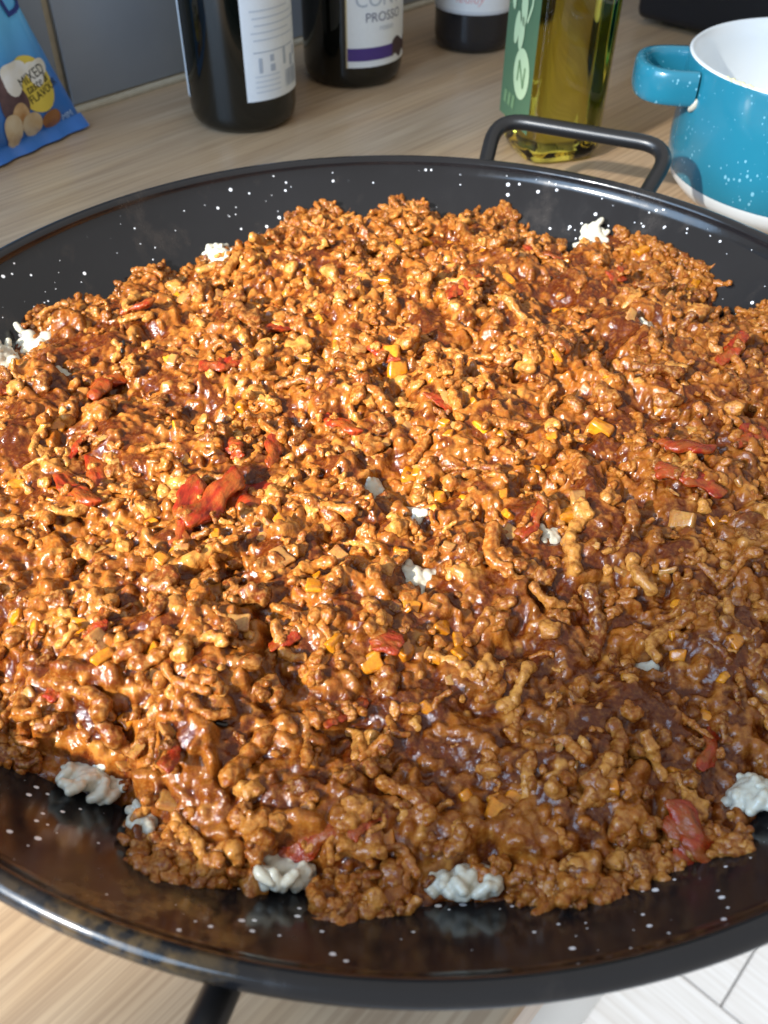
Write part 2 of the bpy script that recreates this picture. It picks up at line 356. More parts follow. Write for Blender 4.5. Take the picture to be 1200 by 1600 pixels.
# clumps at the edge: (px, py, across mm, grains)
clumps = [(130, 1242, .011, 24), (205, 1208, .010, 22), (160, 1228, .010, 16), (215, 1322, .008, 10), (432, 1398, .0105, 30), (462, 1375, .009, 14), (735, 1412, .011, 28), (690, 1412, .007, 10), (1185, 1288, .009, 18), (1200, 1020, .010, 16), (345, 388, .014, 20), (60, 518, .012, 14), (924, 376, .010, 12), (8, 548, .01, 8)]
def rice_clump(pts):
    sp = []
    for p in pts:
        d = Vector((random.gauss(0, 1), random.gauss(0, 1), random.gauss(0, .6))).normalized()
        for k in (-1, 0, 1): sp.append((p+d*k*.0016, .00170-.00025*abs(k)))
    c = sum((q[0] for q in sp), Vector())/len(sp)
    for p in pts: sp.append((p*.45+c*.55, .0030))
    o = obj('rice_clump', blob_mesh('rice_clump', [(q[0]-c, q[1]) for q in sp], .00045, 3, MAT['rice']), None, rice); o.location = c-Vector((0, 0, FLZ))
CLUMPS = []
for px, py, wd, n in clumps:
    bk = py < 700; zc = .024 if bk else .011
    c = at(px, py+6, .024) if bk else at(px, py, zc); pts = []
    c = c*np.array([.965, .965, 1]) if not bk else c
    for _ in range(int(n*2.6)):
        a = random.uniform(0, 6.28); q = wd*.75*math.sqrt(random.random()); x, y = c[0]+q*math.cos(a), c[1]+q*math.sin(a)
        dome = math.sqrt(max(0, 1-(q/wd)**2))*(.0085 if not bk else .010)
        z0 = float(pan_floor(math.hypot(x, y))); base = max(z0+.0012, (zc-.004 if bk else 0))
        if bk: base = H1(x, y)-.002 if math.hypot(x, y) < foodR(x, y)-.002 else z0+.004; dome = .0025
        pts.append(Vector((x, y, base+dome*random.uniform(.2, 1.0))))
    CLUMPS.append(pts)
    for p in random.sample(pts, 2): grain(p+Vector((0, 0, .0012)), rice)
for bx, by, r in peeks:
    pts = []
    for _ in range(18):
        a = random.uniform(0, 6.28); q = r*.75*math.sqrt(random.random()); x, y = bx+q*math.cos(a), by+q*math.sin(a)
        pts.append(Vector((x, y, H1(x, y)+random.uniform(-.0008, .0008))))
    CLUMPS.append(pts)

# ---- mince: crumb templates grown from little spheres
def blob_mesh(name, sph, voxel, smooth_it=3, mat=None):
    bm = bmesh.new()
    for c, r in sph:
        bmesh.ops.create_icosphere(bm, subdivisions=2, radius=r, matrix=Matrix.Translation(c))
    me = bpy.data.meshes.new(name); bm.to_mesh(me); bm.free()
    o = bpy.data.objects.new('tmp', me); COL.objects.link(o)
    m = o.modifiers.new('r', 'REMESH'); m.mode = 'VOXEL'; m.voxel_size = voxel; m.use_smooth_shade = True
    m2 = o.modifiers.new('s', 'SMOOTH'); m2.factor = .5; m2.iterations = smooth_it
    dg = bpy.context.evaluated_depsgraph_get(); out = bpy.data.meshes.new_from_object(o.evaluated_get(dg)); out.name = name
    bpy.data.objects.remove(o); bpy.data.meshes.remove(me); out.materials.clear()
    for p in out.polygons: p.use_smooth = True
    if mat: out.materials.append(mat)
    return out
for pts in CLUMPS: rice_clump(pts)
def crumb_spheres(kind, rg):
    sp = []
    if kind == 'worm':
        p = np.zeros(3); a = rg.uniform(0, 6.28); k = rg.uniform(-.5, .5); n = rg.integers(6, 12)
        for i in range(n):
            sp.append((Vector(p), rg.uniform(.0012, .0019))); a += k+rg.normal(0, .35)
            p = p+np.array([math.cos(a), math.sin(a), rg.normal(0, .25)])*.00155
            if rg.random() < .4: sp.append((Vector(p+rg.normal(0, .0009, 3)), rg.uniform(.0008, .0013)))
    elif kind == 'clump':
        for i in range(rg.integers(11, 19)):
            d = rg.normal(0, 1, 3); d /= np.linalg.norm(d); d[2] *= .6; sp.append((Vector(d*rg.uniform(.0008, .0036)), rg.uniform(.0010, .0020)))
    else:
        for i in range(rg.integers(2, 5)):
            sp.append((Vector(rg.normal(0, .0009, 3)), rg.uniform(.0010, .0017)))
    c = sum((s[0] for s in sp), Vector())/len(sp)
    return [(s[0]-c, s[1]) for s in sp]
kinds = ['worm']*8+['clump']*8+['granule']*5
sph = [crumb_spheres(k, rng) for k in kinds]
from mathutils import noise as mn
def rough_up(me, amp, fr, seed):
    o = Vector((seed*13.1, seed*7.7, 0))
    for v in me.vertices: v.co += v.normal*(mn.noise(v.co*fr+o)*amp+mn.noise(v.co*fr*2.3+o)*amp*.5)
    me.update(); return me
hi = [blob_mesh('mince_crumb', s, .00050, 2, MAT['meat']) for s in sph]
lo = [blob_mesh('mince_lo', s, .00085, 1) for s in sph]
def tri_np(me):
    V = np.empty(len(me.vertices)*3, np.float32); me.vertices.foreach_get('co', V)
    me.calc_loop_triangles(); T = np.empty(len(me.loop_triangles)*3, np.int32); me.loop_triangles.foreach_get('vertices', T)
    return V.reshape(-1, 3), T.reshape(-1, 3)
for q, m in enumerate(hi): rough_up(m, .00042, 620, q)
for q, m in enumerate(lo): rough_up(m, .00040, 620, q)
lo_np = [tri_np(m) for m in lo]
for m in lo: bpy.data.meshes.remove(m)

topping = empty('mince_topping', (0, 0, .02), 'saucy brown minced meat with diced vegetables filling the pan', 'minced meat')
TZ = Vector((0, 0, .02))
# fine mince and sauce: a high field with small crumbs stamped into it
N = 700; ext = .19; cell = 2*ext/(N-1); ax = np.linspace(-ext, ext, N)
X, Y = np.meshgrid(ax, ax, indexing='ij'); Z0 = topH(X, Y); Z = Z0.copy(); T = np.full((N, N), .15)
pk = np.zeros_like(X)
for bx, by, s in peeks: pk = np.maximum(pk, np.exp(-((X-bx)**2+(Y-by)**2)/(2*(s*.75)**2)))
pool = sstep(.12, .34, vnoise(X, Y, .026, 51)+.4*vnoise(X, Y, .011, 52))
for bx, by, s_, h_ in bumps:
    if h_ < 0: pool = np.maximum(pool, min(1, -h_/.004)*np.exp(-((X-bx)**2+(Y-by)**2)/(2*(s_*.9)**2)))
cov = vnoise(X, Y, .02, 21)+.6*vnoise(X, Y, .009, 22)
for _ in range(11500):
    r = .180*math.sqrt(rng.random()); a = rng.uniform(0, 6.2832); x, y = r*math.cos(a), r*math.sin(a)
    i0, j0 = int((x+ext)/cell), int((y+ext)/cell)
    if foodR(x, y)-r < .0015 or pk[i0, j0] > .45 or cov[i0, j0] < -.5: continue
    tint = float(np.clip(rng.normal(.44, .30), 0, 1)); sc = float(np.clip(rng.lognormal(-.32, .36), .35, 1.5)); ca, sa = math.cos(a*7), math.sin(a*7)
    zb = Z0[i0, j0]+rng.uniform(-.0019, .0004)-.0014*pool[i0, j0]
    for c, rs in sph[rng.integers(len(sph))]:
        px = x+(c.x*ca-c.y*sa)*sc; py = y+(c.x*sa+c.y*ca)*sc; pz = zb+c.z*sc; q = rs*sc
        i1, i2 = int((px-q+ext)/cell), int((px+q+ext)/cell)+2; j1, j2 = int((py-q+ext)/cell), int((py+q+ext)/cell)+2
        if i1 < 0 or j1 < 0 or i2 > N or j2 > N: continue
        dd = q*q-(X[i1:i2, j1:j2]-px)**2-(Y[i1:i2, j1:j2]-py)**2
        zz = pz+np.sqrt(np.maximum(dd, 0)); w_ = (dd > 0) & (zz > Z[i1:i2, j1:j2])
        Z[i1:i2, j1:j2][w_] = zz[w_]; T[i1:i2, j1:j2][w_] = tint
for _ in range(20000):                                         # fine granules held in the sauce
    px, py = rng.uniform(-.178, .178, 2); q = rng.uniform(.0005, .0011); i0, j0 = int((px+ext)/cell), int((py+ext)/cell)
    if foodR(px, py)-math.hypot(px, py) < .002 or pk[i0, j0] > .45: continue
    i1, i2, j1, j2 = i0-2, i0+4, j0-2, j0+4; dd = q*q-(X[i1:i2, j1:j2]-px)**2-(Y[i1:i2, j1:j2]-py)**2
    zz = Z0[i0, j0]-.0001+np.sqrt(np.maximum(dd, 0)); w_ = (dd > 0) & (zz > Z[i1:i2, j1:j2])
    Z[i1:i2, j1:j2][w_] = zz[w_]; T[i1:i2, j1:j2][w_] = rng.uniform(.1, 1)
def blur(A, k=1):
    for _ in range(k):
        A = (np.roll(A, 1, 0)+2*A+np.roll(A, -1, 0))/4; A = (np.roll(A, 1, 1)+2*A+np.roll(A, -1, 1))/4
    return A
inside = (foodR(X, Y)-np.hypot(X, Y)) > -.0006
Z = np.where(inside, Z, Z0); Zs = blur(Z, 1); Ts = blur(T, 1)
glz = .55*sstep(.12, .34, vnoise(X, Y, .013, 31)+.5*vnoise(X, Y, .006, 32)); Zs = Zs*(1-glz)+(blur(Z, 3)+.0003)*glz
Zs = Zs+.0008*vnoise(X, Y, .0021, 41)+.0005*vnoise(X, Y, .0013, 42)
SA = np.maximum(1-sstep(.0003, .0013, Zs-Z0), np.maximum(.60*glz, .35*pool))
ids = -np.ones((N, N), int); ids[inside] = np.arange(inside.sum())
q = np.stack([ids[:-1, :-1], ids[1:, :-1], ids[1:, 1:], ids[:-1, 1:]], -1).reshape(-1, 4); q = q[(q >= 0).all(1)]
sauce = obj('sauce', mesh_np('sauce', np.stack([X[inside], Y[inside], Zs[inside]-.02], -1), q), MAT['sauce'], topping); sauce['kind'] = 'stuff'
for nm, A in (('tint', Ts), ('sauce', SA)):
    at_ = sauce.data.attributes.new(nm, 'FLOAT', 'POINT'); at_.data.foreach_set('value', A[inside].astype(np.float32))
def surf(x, y):
    i, j = int(round((x+ext)/cell)), int(round((y+ext)/cell)); return Zs[min(max(i, 0), N-1), min(max(j, 0), N-1)]
def rotm(a, b, c):
    return np.array(Matrix.Rotation(c, 3, 'Z') @ Matrix.Rotation(b, 3, 'Y') @ Matrix.Rotation(a, 3, 'X'))
# loose crumbs: the largest in view one by one, the rest as one mass
cand = []
for _ in range(2900):
    r = .180*math.sqrt(rng.random()); a = rng.uniform(0, 6.2832); x, y = r*math.cos(a), r*math.sin(a)
    i0, j0 = int((x+ext)/cell), int((y+ext)/cell)
    if foodR(x, y)-r < .001 or pk[i0, j0] > .4 or rng.random() < .8*glz[i0, j0] or rng.random() < .62*pool[i0, j0]: continue
    cand.append((x, y, rng.integers(len(sph)), float(np.clip(rng.lognormal(-.22, .35), .45, 1.6)), float(np.clip(rng.normal(.52, .32), 0, 1))))
for _ in range(2600):
    a = rng.uniform(-math.pi, math.pi); R0 = float(np.interp(a, az3, rad3)); r = R0-rng.uniform(-.0015, .010); x, y = r*math.cos(a), r*math.sin(a)
    if any(abs(x-q[0].x) < .011 and abs(y-q[0].y) < .011 for q in CLUMPS): continue
    cand.append((x, y, rng.integers(len(sph)), float(rng.uniform(.7, 1.2)), float(np.clip(rng.normal(.4, .2), 0, 1)), float(rng.random())))
def vis(c):
    d = np.array([c[0], c[1], .028])-CAM; dep = d@_f; u = 600+F_PX*(d@CR)/dep; v = 800-F_PX*(d@CU)/dep
    big = {'worm': 1, 'clump': 1.15, 'granule': .3}[kinds[c[2]]]*c[3]
    return big/dep if (-10 < u < 1210 and 250 < v < 1500) else 0
cand.sort(key=vis, reverse=True)
VV, TT, CC = [], [], []; off = 0
for n, (x, y, k, sc, tint, *ed) in enumerate(cand):
    z = surf(x, y)+rng.uniform(-.0009, .0009)*sc
    if ed: lo_ = float(pan_floor(math.hypot(x, y)))+.0012; rq = math.hypot(x, y); z = lo_+(max(surf(x*(1-.006/rq), y*(1-.006/rq))-lo_, 0))*ed[0]*.9
    e = (rng.normal(0, .35), rng.normal(0, .35), rng.uniform(0, 6.28))
    if n < 210:
        o = obj('mince_crumb', hi[k], None, topping); o.location = (x, y, z-.02); o.rotation_euler = e; o.scale = (sc,)*3
    else:
        v, t = lo_np[k]; VV.append((v*sc)@rotm(*e).T+np.array([x, y, z-.02])); TT.append(t+off); CC.append(np.full(len(v), tint)); off += len(v)
mm = mesh_np('mince', np.concatenate(VV), np.concatenate(TT)); mo = obj('mince', mm, MAT['meat_tint'], topping); mo['kind'] = 'stuff'
at_ = mm.attributes.new('tint', 'FLOAT', 'POINT'); at_.data.foreach_set('value', np.concatenate(CC).astype(np.float32))
# ---- vegetables in the mince
def tomato_mesh(rg):
    sp = []; a = rg.uniform(0, 6.28); p = np.zeros(3)
    for i in range(rg.integers(4, 7)):
        sp.append((Vector(p), rg.uniform(.0026, .0038))); a += rg.normal(0, .5); p = p+np.array([math.cos(a)*.0028, math.sin(a)*.0022, rg.normal(0, .0006)])
    c = sum((s[0] for s in sp), Vector())/len(sp)
    m = blob_mesh('tomato_piece', [(s[0]-c, s[1]) for s in sp], .0007, 4, MAT['tomato'])
    for v in m.vertices: v.co.z = v.co.z*.42+.0004*math.sin(v.co.x*700+v.co.y*400); v.co.x += .0007*math.sin(v.co.y*900); v.co.y += .0006*math.sin(v.co.x*800)
    return rough_up(m, .0008, 330, len(m.vertices))
def dice_mesh(name, sx, sy, sz, mat, rg, bend=0.0):
    bm = bmesh.new(); bmesh.ops.create_cube(bm, size=1)
    for v in bm.verts: v.co = Vector((v.co.x*sx, v.co.y*sy, v.co.z*sz))+Vector(rg.normal(0, .0005, 3))
    bmesh.ops.bevel(bm, geom=bm.edges[:], offset=min(sz*.4, .0012), segments=2, affect='EDGES', profile=.5)
    bmesh.ops.subdivide_edges(bm, edges=bm.edges[:], cuts=1, use_grid_fill=True)
    for v in bm.verts: v.co.z += bend*(v.co.x/sx)**2*.004-.0; v.co += Vector(rg.normal(0, .00005, 3))
    bmesh.ops.smooth_vert(bm, verts=bm.verts, factor=.5, use_axis_x=True, use_axis_y=True, use_axis_z=True)
    me = bpy.data.meshes.new(name); bmesh.ops.recalc_face_normals(bm, faces=bm.faces[:])
    for f in bm.faces: f.smooth = True
    bm.to_mesh(me); bm.free(); me.materials.append(mat); return rough_up(me, .0006, 260, sx*1e4)
toms = [tomato_mesh(rng) for _ in range(6)]
peps = [dice_mesh('pepper_dice', rng.uniform(.0065, .0095), rng.uniform(.005, .0075), rng.uniform(.0028, .0042), MAT['pepper'], rng, rng.uniform(-.2, .3)) for _ in range(6)]
onis = [dice_mesh('onion_piece', rng.uniform(.006, .010), rng.uniform(.0045, .007), rng.uniform(.0020, .0030), MAT['onion'], rng, rng.uniform(-.3, .5)) for _ in range(5)]
def put(name, me, px, py, size, lift=.0005, tilt=.35, xy=None):
    p = hit(px, py) if xy is None else np.array([xy[0], xy[1], 0]); x, y = p[0], p[1]
    if np.hypot(x, y) > foodR(x, y)+.004: return
    o = obj(name, me, None, topping); z = max(surf(x, y), H1(x, y)); o.location = (x, y, z+lift-.02)
    o.rotation_euler = (random.gauss(0, tilt), random.gauss(0, tilt), random.uniform(0, 6.28)); o.scale = (size,)*3; return o
for px, py, s in [(295, 415, 1.0), (290, 810, 1.5), (335, 800, 1.6), (390, 783, 1.6), (160, 768, 1.4), (120, 775, 1.2), (165, 605, 1.7), (440, 517, 1.2), (530, 665, 1.2), (595, 560, .9), (1060, 700, 1.25), (1100, 1330, 1.25), (1070, 1345, .9), (365, 705, .8), (120, 710, .8), (1078, 752, 1.1), (845, 402, 1.0), (830, 820, .9), (455, 998, .75), (540, 1122, .7), (205, 490, 1.0), (1140, 560, .9), (965, 435, .9), (430, 705, .9), (350, 575, .9), (690, 640, .8), (1110, 1170, 1.0), (600, 1000, .9), (725, 460, .9), (155, 985, .7), (480, 1330, .8), (270, 1175, .8), (10, 610, 1.1), (1170, 690, 1.1), (575, 1290, .6), (90, 1080, .7)]:
    o = put('tomato_piece', random.choice(toms), px, py, s*1.0, .0011, .22)
    if o is None: continue
    o.scale = (s*random.uniform(1.15, 1.5), s*random.uniform(.85, 1.15), s*1.0)
    for _ in range(int(3*s)):
        k = random.randrange(len(hi)); m_ = obj('mince_crumb', hi[k], None, topping); m_.location = o.location+Vector((random.gauss(0, .005*s), random.gauss(0, .005*s), .0010*s)); hq = math.hypot(m_.location.x, m_.location.y)
        if hq > foodR(m_.location.x, m_.location.y)-.003: m_.location = o.location*.97+Vector((0, 0, .0008))
        m_.rotation_euler = (0, 0, random.uniform(0, 6)); m_.scale = (random.uniform(.45, .8),)*3
for px, py, s in [(620, 582, 1.3), (612, 556, 1.0), (530, 545, 1.0), (483, 552, .9), (242, 1028, .9), (10, 1140, .95), (160, 1028, .95), (580, 1045, 1.0), (520, 1010, .8), (632, 1018, .9), (640, 950, .9), (680, 1030, .9), (690, 975, .8), (1060, 1215, .9), (868, 1425, 1.0), (805, 1250, .85), (775, 1268, .9), (640, 748, 1.0), (688, 782, 1.2), (888, 805, 1.1), (940, 668, 1.1), (755, 665, 1.0), (100, 970, .9), (128, 985, .9), (330, 905, .8), (250, 915, .9), (490, 920, .8), (720, 1000, .8), (235, 820, .8), (90, 665, .9), (180, 620, .7), (600, 440, 1.1), (560, 460, .9), (790, 440, 1.0), (1000, 395, 1.1), (1030, 640, 1.1), (870, 560, 1.0), (960, 600, 1.0), (1120, 820, .9), (1150, 1000, .8), (420, 1060, .7), (200, 1120, .8), (250, 1330, .8), (600, 1310, .7), (380, 640, .8), (290, 720, .7), (30, 760, .9), (1080, 450, 1.2), (660, 380, 1.1), (210, 430, 1.0)]:
    put('pepper_dice', random.choice(peps), px, py, s*1.0, -.0006, .4)
for px, py, s in [(905, 780, 1.4), (700, 630, 1.2), (600, 690, 1.3), (560, 545, 1.1), (440, 870, .9), (370, 975, .9), (265, 1250, .9), (760, 872, 1.0), (1065, 822, 1.1), (640, 670, 1.2), (350, 470, 1.2), (160, 1010, .9), (975, 1040, .9), (300, 560, .9), (800, 835, 1.1), (890, 345, 1.0)]:
    put('onion_piece', random.choice(onis), px, py, s*.95, -.0003, .4)
for k in range(230):
    r = .17*math.sqrt(rng.random()); a = rng.uniform(0, 6.28); x, y = r*math.cos(a), r*math.sin(a)
    nm, ls, s = (('onion_piece', onis, .62) if k % 2 else ('pepper_dice', peps, .6))
    put(nm, random.choice(ls), 0, 0, s*rng.uniform(.7, 1.3), -.0004, .5, (x, y))
ch = blob_mesh('charred_flake', [(Vector((k*.0011-.002, .0004*math.sin(k*2), 0)), .0009) for k in range(5)], .0005, 3, MAT['char'])
for px, py in ((365, 560), (60, 598), (193, 548), (830, 535), (340, 1130), (10, 915)): put('charred_flake', ch, px, py, 1.0, .0008, .3)

# ------------------------------------------------------------------ background things
def glass(name, c, rough=.03): return plain(name, c, rough, Specular_IOR_Level=.6)
MAT['wine'] = glass('dark_bottle_glass', (.004, .005, .004)); 
def label_mat(name, c, ink=None):
    b = NB(name); n = b.noise(b.co(), 400, 2); col = b.mix(n, tuple(x*.93 for x in c), c)
    b.P(Base_Color=col, Roughness=.45); return b.m
MAT['paper'] = label_mat('white_paper_label', (.80, .83, .86)); MAT['grey_ink'] = plain('grey_ink', (.42, .47, .55), .5); MAT['faint_ink'] = plain('faint_grey_ink', (.56, .61, .68), .5); MAT['dark_ink'] = plain('slate_ink', (.16, .17, .25), .5)
MAT['purple'] = plain('purple_print', (.065, .035, .20), .4); MAT['brown_print'] = plain('brown_print', (.06, .035, .04), .4); MAT['gold'] = plain('gold_edge', (.55, .45, .25), .4)
class Cyl:
    """wraps flat (s, z) shapes on a standing body; s runs to the right as seen from the camera"""
    def __init__(s, root, c, rad): s.root, s.c, s.R = root, c, rad; s.a0 = math.atan2(CAM[1]-c[1], CAM[0]-c[0])
    def pt(s, u, z, off): a = s.a0+u/s.R; r = s.R+off; return (r*math.cos(a), r*math.sin(a), z)
    def patch(s, name, a1, a2, z0, z1, mat, off, parent=None, n=40, zf=None, zg=None):
        V = []
        for i in range(n+1):
            t = i/n; u = R_(a1+(a2-a1)*t)*s.R; zl = z0+(zf(t) if zf else 0); zh = z1+(zg(t) if zg else 0)
            V += [s.pt(u, zl, off), s.pt(u, zh, off)]
        Fc = [[2*i, 2*i+2, 2*i+3, 2*i+1] for i in range(n)]
        return obj(name, mesh_np(name, V, Fc), mat, parent or s.root)
    def text(s, name, txt, deg, z, size, mat, off, parent=None, shear=0):
        V, Fc = text_mesh(txt, size, shear); me = bpy.data.meshes.new(name)
        u0 = R_(deg)*s.R; me.from_pydata([s.pt(u0+x, z+y, off) for x, y in V], [], Fc); return obj(name, me, mat, parent or s.root)
def text_mesh(txt, size, shear=0):
    cu = bpy.data.curves.new('t', 'FONT'); cu.body = txt; cu.size = size; cu.shear = shear; cu.resolution_u = 3
    o = bpy.data.objects.new('t', cu); COL.objects.link(o); dg = bpy.context.evaluated_depsgraph_get()
    me = bpy.data.meshes.new_from_object(o.evaluated_get(dg)); V = [(v.co.x, v.co.y) for v in me.vertices]; Fc = [tuple(p.vertices) for p in me.polygons]
    bpy.data.objects.remove(o); bpy.data.curves.remove(cu); bpy.data.meshes.remove(me); return V, Fc
def base_centre(px, py, r):
    p = at(px, py, 0); d = np.array([p[0]-CAM[0], p[1]-CAM[1]]); d /= np.linalg.norm(d); return (p[0]+d[0]*r, p[1]+d[1]*r, 0)
def bottle_prof(R, h=.30, sh=.19, neck=.014):
    p = [(.0002, .004), (R*.55, .003), (R*.78, .0006), (R*.9, .0012), (R*.97, .005), (R, .011), (R, sh)]
    for k in range(1, 9): t = k/8; p.append((R+(neck-R)*(t*t*(3-2*t)), sh+.055*t))
    p += [(neck, h-.03), (neck+.002, h-.028), (neck+.002, h-.008), (neck, h-.004), (neck-.003, h), (.0002, h)]
    return p
def wine_bottle(px, py, R, label):
    c = base_centre(px, py, R); root = empty('wine_bottle', c, label, 'bottle')
    lathe('bottle_body', bottle_prof(R), MAT['wine'], root, 72); return root, Cyl(root, c, R)
b1, cy1 = wine_bottle(386, 213, .0365, 'dark wine bottle beside the tiled wall, white back label of fine print')
lb = cy1.patch('back_label', 4, 128, .0218, .15, MAT['paper'], .0004)
cy1.patch('front_label', -215, -74, .018, .15, MAT['paper'], .0004)
for k in range(11):
    z = .100-k*.0042
    if k in (5,): continue
    cy1.patch('print_line', 13+2*(k % 3), 62+8*((k*7) % 3), z, z+.0010, MAT['faint_ink'], .0006, lb, 10)
cy1.patch('print_line', 14, 70, .0510, .0517, MAT['grey_ink'], .0006, lb, 10)
for a, z, h, wd in ((19, .039, .009, 4), (32, .045, .004, 5), (32, .039, .0042, 6), (50, .041, .010, 4), (62, .038, .007, 6), (70, .043, .006, 4)):
    cy1.patch('print_mark', a, a+wd, z, z+h, MAT['grey_ink'], .0006, lb, 4)
for k in range(4): cy1.patch('print_line', 14, 44, .0365-k*.0032, .0373-k*.0032, MAT['faint_ink'], .0006, lb, 8)
for k in range(9): cy1.patch('bar', 52+k*2.6, 53.2+k*2.6+(k % 3)*.5, .0265, .037, MAT['grey_ink'], .0006, lb, 2)
b2, cy2 = wine_bottle(552, 142, .0375, 'dark wine bottle with white and purple label, between two other bottles')
lb = cy2.patch('label', -6, 88, .0160, .16, MAT['paper'], .0004)
zw = lambda t: .0022*sstep(.5, .6, t)+.002*math.sin(t*9)*(t > .55)
cy2.patch('label_band', -6, 50, .0205, .0292, MAT['purple'], .0006, lb, 30); cy2.patch('label_band', 50, 88, .0198, .0305, MAT['brown_print'], .0006, lb, 24, lambda t: .0018*math.sin(t*12), lambda t: .0025*math.sin(t*7))
cy2.patch('label_edge', -7.2, -5.6, .0158, .16, MAT['gold'], .0005, lb, 3)
cy2.text('lettering', 'CONTEI', 3, .0560, .0135, MAT['grey_ink'], .0007, lb)
cy2.text('lettering', 'PROSSO', 14, .0460, .0088, MAT['dark_ink'], .0007, lb)
cy2.text('lettering', 'rosso', 31, .0400, .0058, MAT['grey_ink'], .0007, lb)
# clear spirit bottle with dark contents
def smoky():
    b = NB('smoky_glass'); b.P(Base_Color=(.03, .03, .034, 1), Roughness=.03, Transmission_Weight=.3, IOR=1.45); return b.m
c3 = base_centre(736, 87, .032); b3 = empty('spirit_bottle', c3, 'squat smoky glass bottle with white label, behind the oil bottle', 'bottle')
lathe('bottle_body', bottle_prof(.032, .24, .13), smoky(), b3, 64); cy3 = Cyl(b3, c3, .032)
lb = cy3.patch('label', -86, 80, .0300, .100, MAT['paper'], .0004)
cy3.patch('label_edge', -86, 80, .0296, .0320, plain('label_border', (.6, .63, .68), .5), .0005, lb, 30)
cy3.text('lettering', 'fedidy', -28, .0380, .0095, plain('pale_red_ink', (.75, .42, .42), .5), .0006, lb, .3)
# square olive oil bottle
ca = base_centre(852, 266, .034); A0 = math.atan2(CAM[1]-ca[1], CAM[0]-ca[0])
HALF = .0270; NN = 4.2
def sq(t): return 1.0/((abs(math.cos(t))**NN+abs(math.sin(t))**NN)**(1/NN))
oil = empty('oil_bottle', ca, 'square glass bottle of golden olive oil with green label, behind the pan handle', 'bottle', rz=A0+R_(27))
def oil_mat():
    b = NB('olive_oil_in_glass'); b.P(Base_Color=(.92, .84, .14, 1), Roughness=.02, Transmission_Weight=1.0, IOR=1.46)
    va = b.n('VolumeAbsorption', {'Color': (.80, .60, .02, 1), 'Density': 6.0}); b.t.links.new(va.outputs[0], b.t.nodes['Material Output'].inputs['Volume']); return b.m
pr = [(.0002, .006), (.014, .0055), (.021, .0008), (.0245, .0022), (.0270, .008), (.0270, .06), (.0270, .12), (.0270, .17), (.022, .19), (.014, .205), (.0125, .25), (.0002, .25)]
lathe('bottle_body', pr, oil_mat(), oil, 128, sq)
lathe('cap', [(.0002, .285), (.0145, .285), (.0155, .283), (.0155, .2505), (.0002, .2505)], plain('green_cap', (.02, .06, .02), .35), oil, 32)
# label on the face turned to the left (local -y direction after rotation)
MAT['olive_label'] = label_mat('green_paper_label', (.085, .165, .085)); MAT['olive_print'] = plain('pale_green_print', (.50, .62, .36), .5); MAT['olive_print2'] = plain('mid_green_print', (.17, .28, .13), .5)
FACE = -HALF
def face(name, V2, Fc, mat, off, parent): 
    me = bpy.data.meshes.new(name); me.from_pydata([(x, FACE-off-.0002, z) for x, z in V2], [], Fc); return obj(name, me, mat, parent)
# local frame: +x faces camera-right part, -y face is the left face
def ell(cx, cz, a, b, rot=0, n=28):
    V = [(cx+a*math.cos(t)*math.cos(rot)-b*math.sin(t)*math.sin(rot), cz+a*math.cos(t)*math.sin(rot)+b*math.sin(t)*math.cos(rot)) for t in np.linspace(0, 6.2832, n, endpoint=False)]
    return V, [tuple(range(n))]
def stroke(P, wd):
    V = []; Fc = []
    for i, (x, z) in enumerate(P):
        x2, z2 = P[min(i+1, len(P)-1)]; x1, z1 = P[max(i-1, 0)]; L = math.hypot(x2-x1, z2-z1) or 1; nx, nz = -(z2-z1)/L*wd/2, (x2-x1)/L*wd/2
        V += [(x+nx, z+nz), (x-nx, z-nz)]
        if i: Fc.append((2*i-2, 2*i-1, 2*i+1, 2*i))
    return V, Fc
ol = face('label', [(-.0225, .020), (.0225, .020), (.0225, .16), (-.0225, .16)], [(0, 1, 2, 3)], MAT['olive_label'], .0004, oil)
face('olive_branch', *stroke([(.020, .155), (.016, .13), (.008, .112), (-.004, .098), (-.012, .088)], .0022), MAT['olive_print'], .0008, ol)
face('olive_branch', *stroke([(.012, .120), (.013, .105), (.012, .09), (.007, .080)], .0022), MAT['olive_print'], .00085, ol)
for cx, cz, a, b, r in ((-.009, .108, .008, .0045, .3), (.0015, .088, .0045, .0115, .1), (-.0065, .074, .0035, .0095, -.15), (.0005, .0725, .004, .0095, -.1), (-.0145, .090, .003, .008, .2), (.017, .108, .003, .011, -.25), (.004, .135, .009, .004, .6), (-.012, .138, .009, .004, -.4)):
    face('olive_leaf', *ell(cx, cz, a, b, r), MAT['olive_print'], .0009, ol)
face('stamp', *ell(.006, .051, .0115, .0145), MAT['olive_print'], .0008, ol)
for P in ([(.001, .046), (.002, .058)], [(.002, .058), (.010, .044)], [(.010, .044), (.011, .056)]): face('stamp_letter', *stroke(P, .0017), MAT['olive_print2'], .0011, ol)
for k in range(3): face('print_mark', *stroke([(-.015+k*.006, .028), (-.014+k*.006, .036)], .004), MAT['olive_print2'], .0008, ol)

# black appliance at the far right
ba = at(988, 36); ap = empty('kitchen_appliance', (ba[0], ba[1], 0), 'plain black box shaped appliance standing behind the blue pot', 'appliance', rz=WANG)
MAT['black'] = plain('black_plastic', (.008, .010, .014), .35)
from_bm('body', box_bm(0, .30, -.34, 0, .004, .26, .008, 3), MAT['black'], ap, True)
for x, y in ((.03, -.03), (.27, -.03), (.03, -.31), (.27, -.31)): from_bm('foot', box_bm(x-.012, x+.012, y-.012, y+.012, 0, .006, .001), MAT['black'], ap)

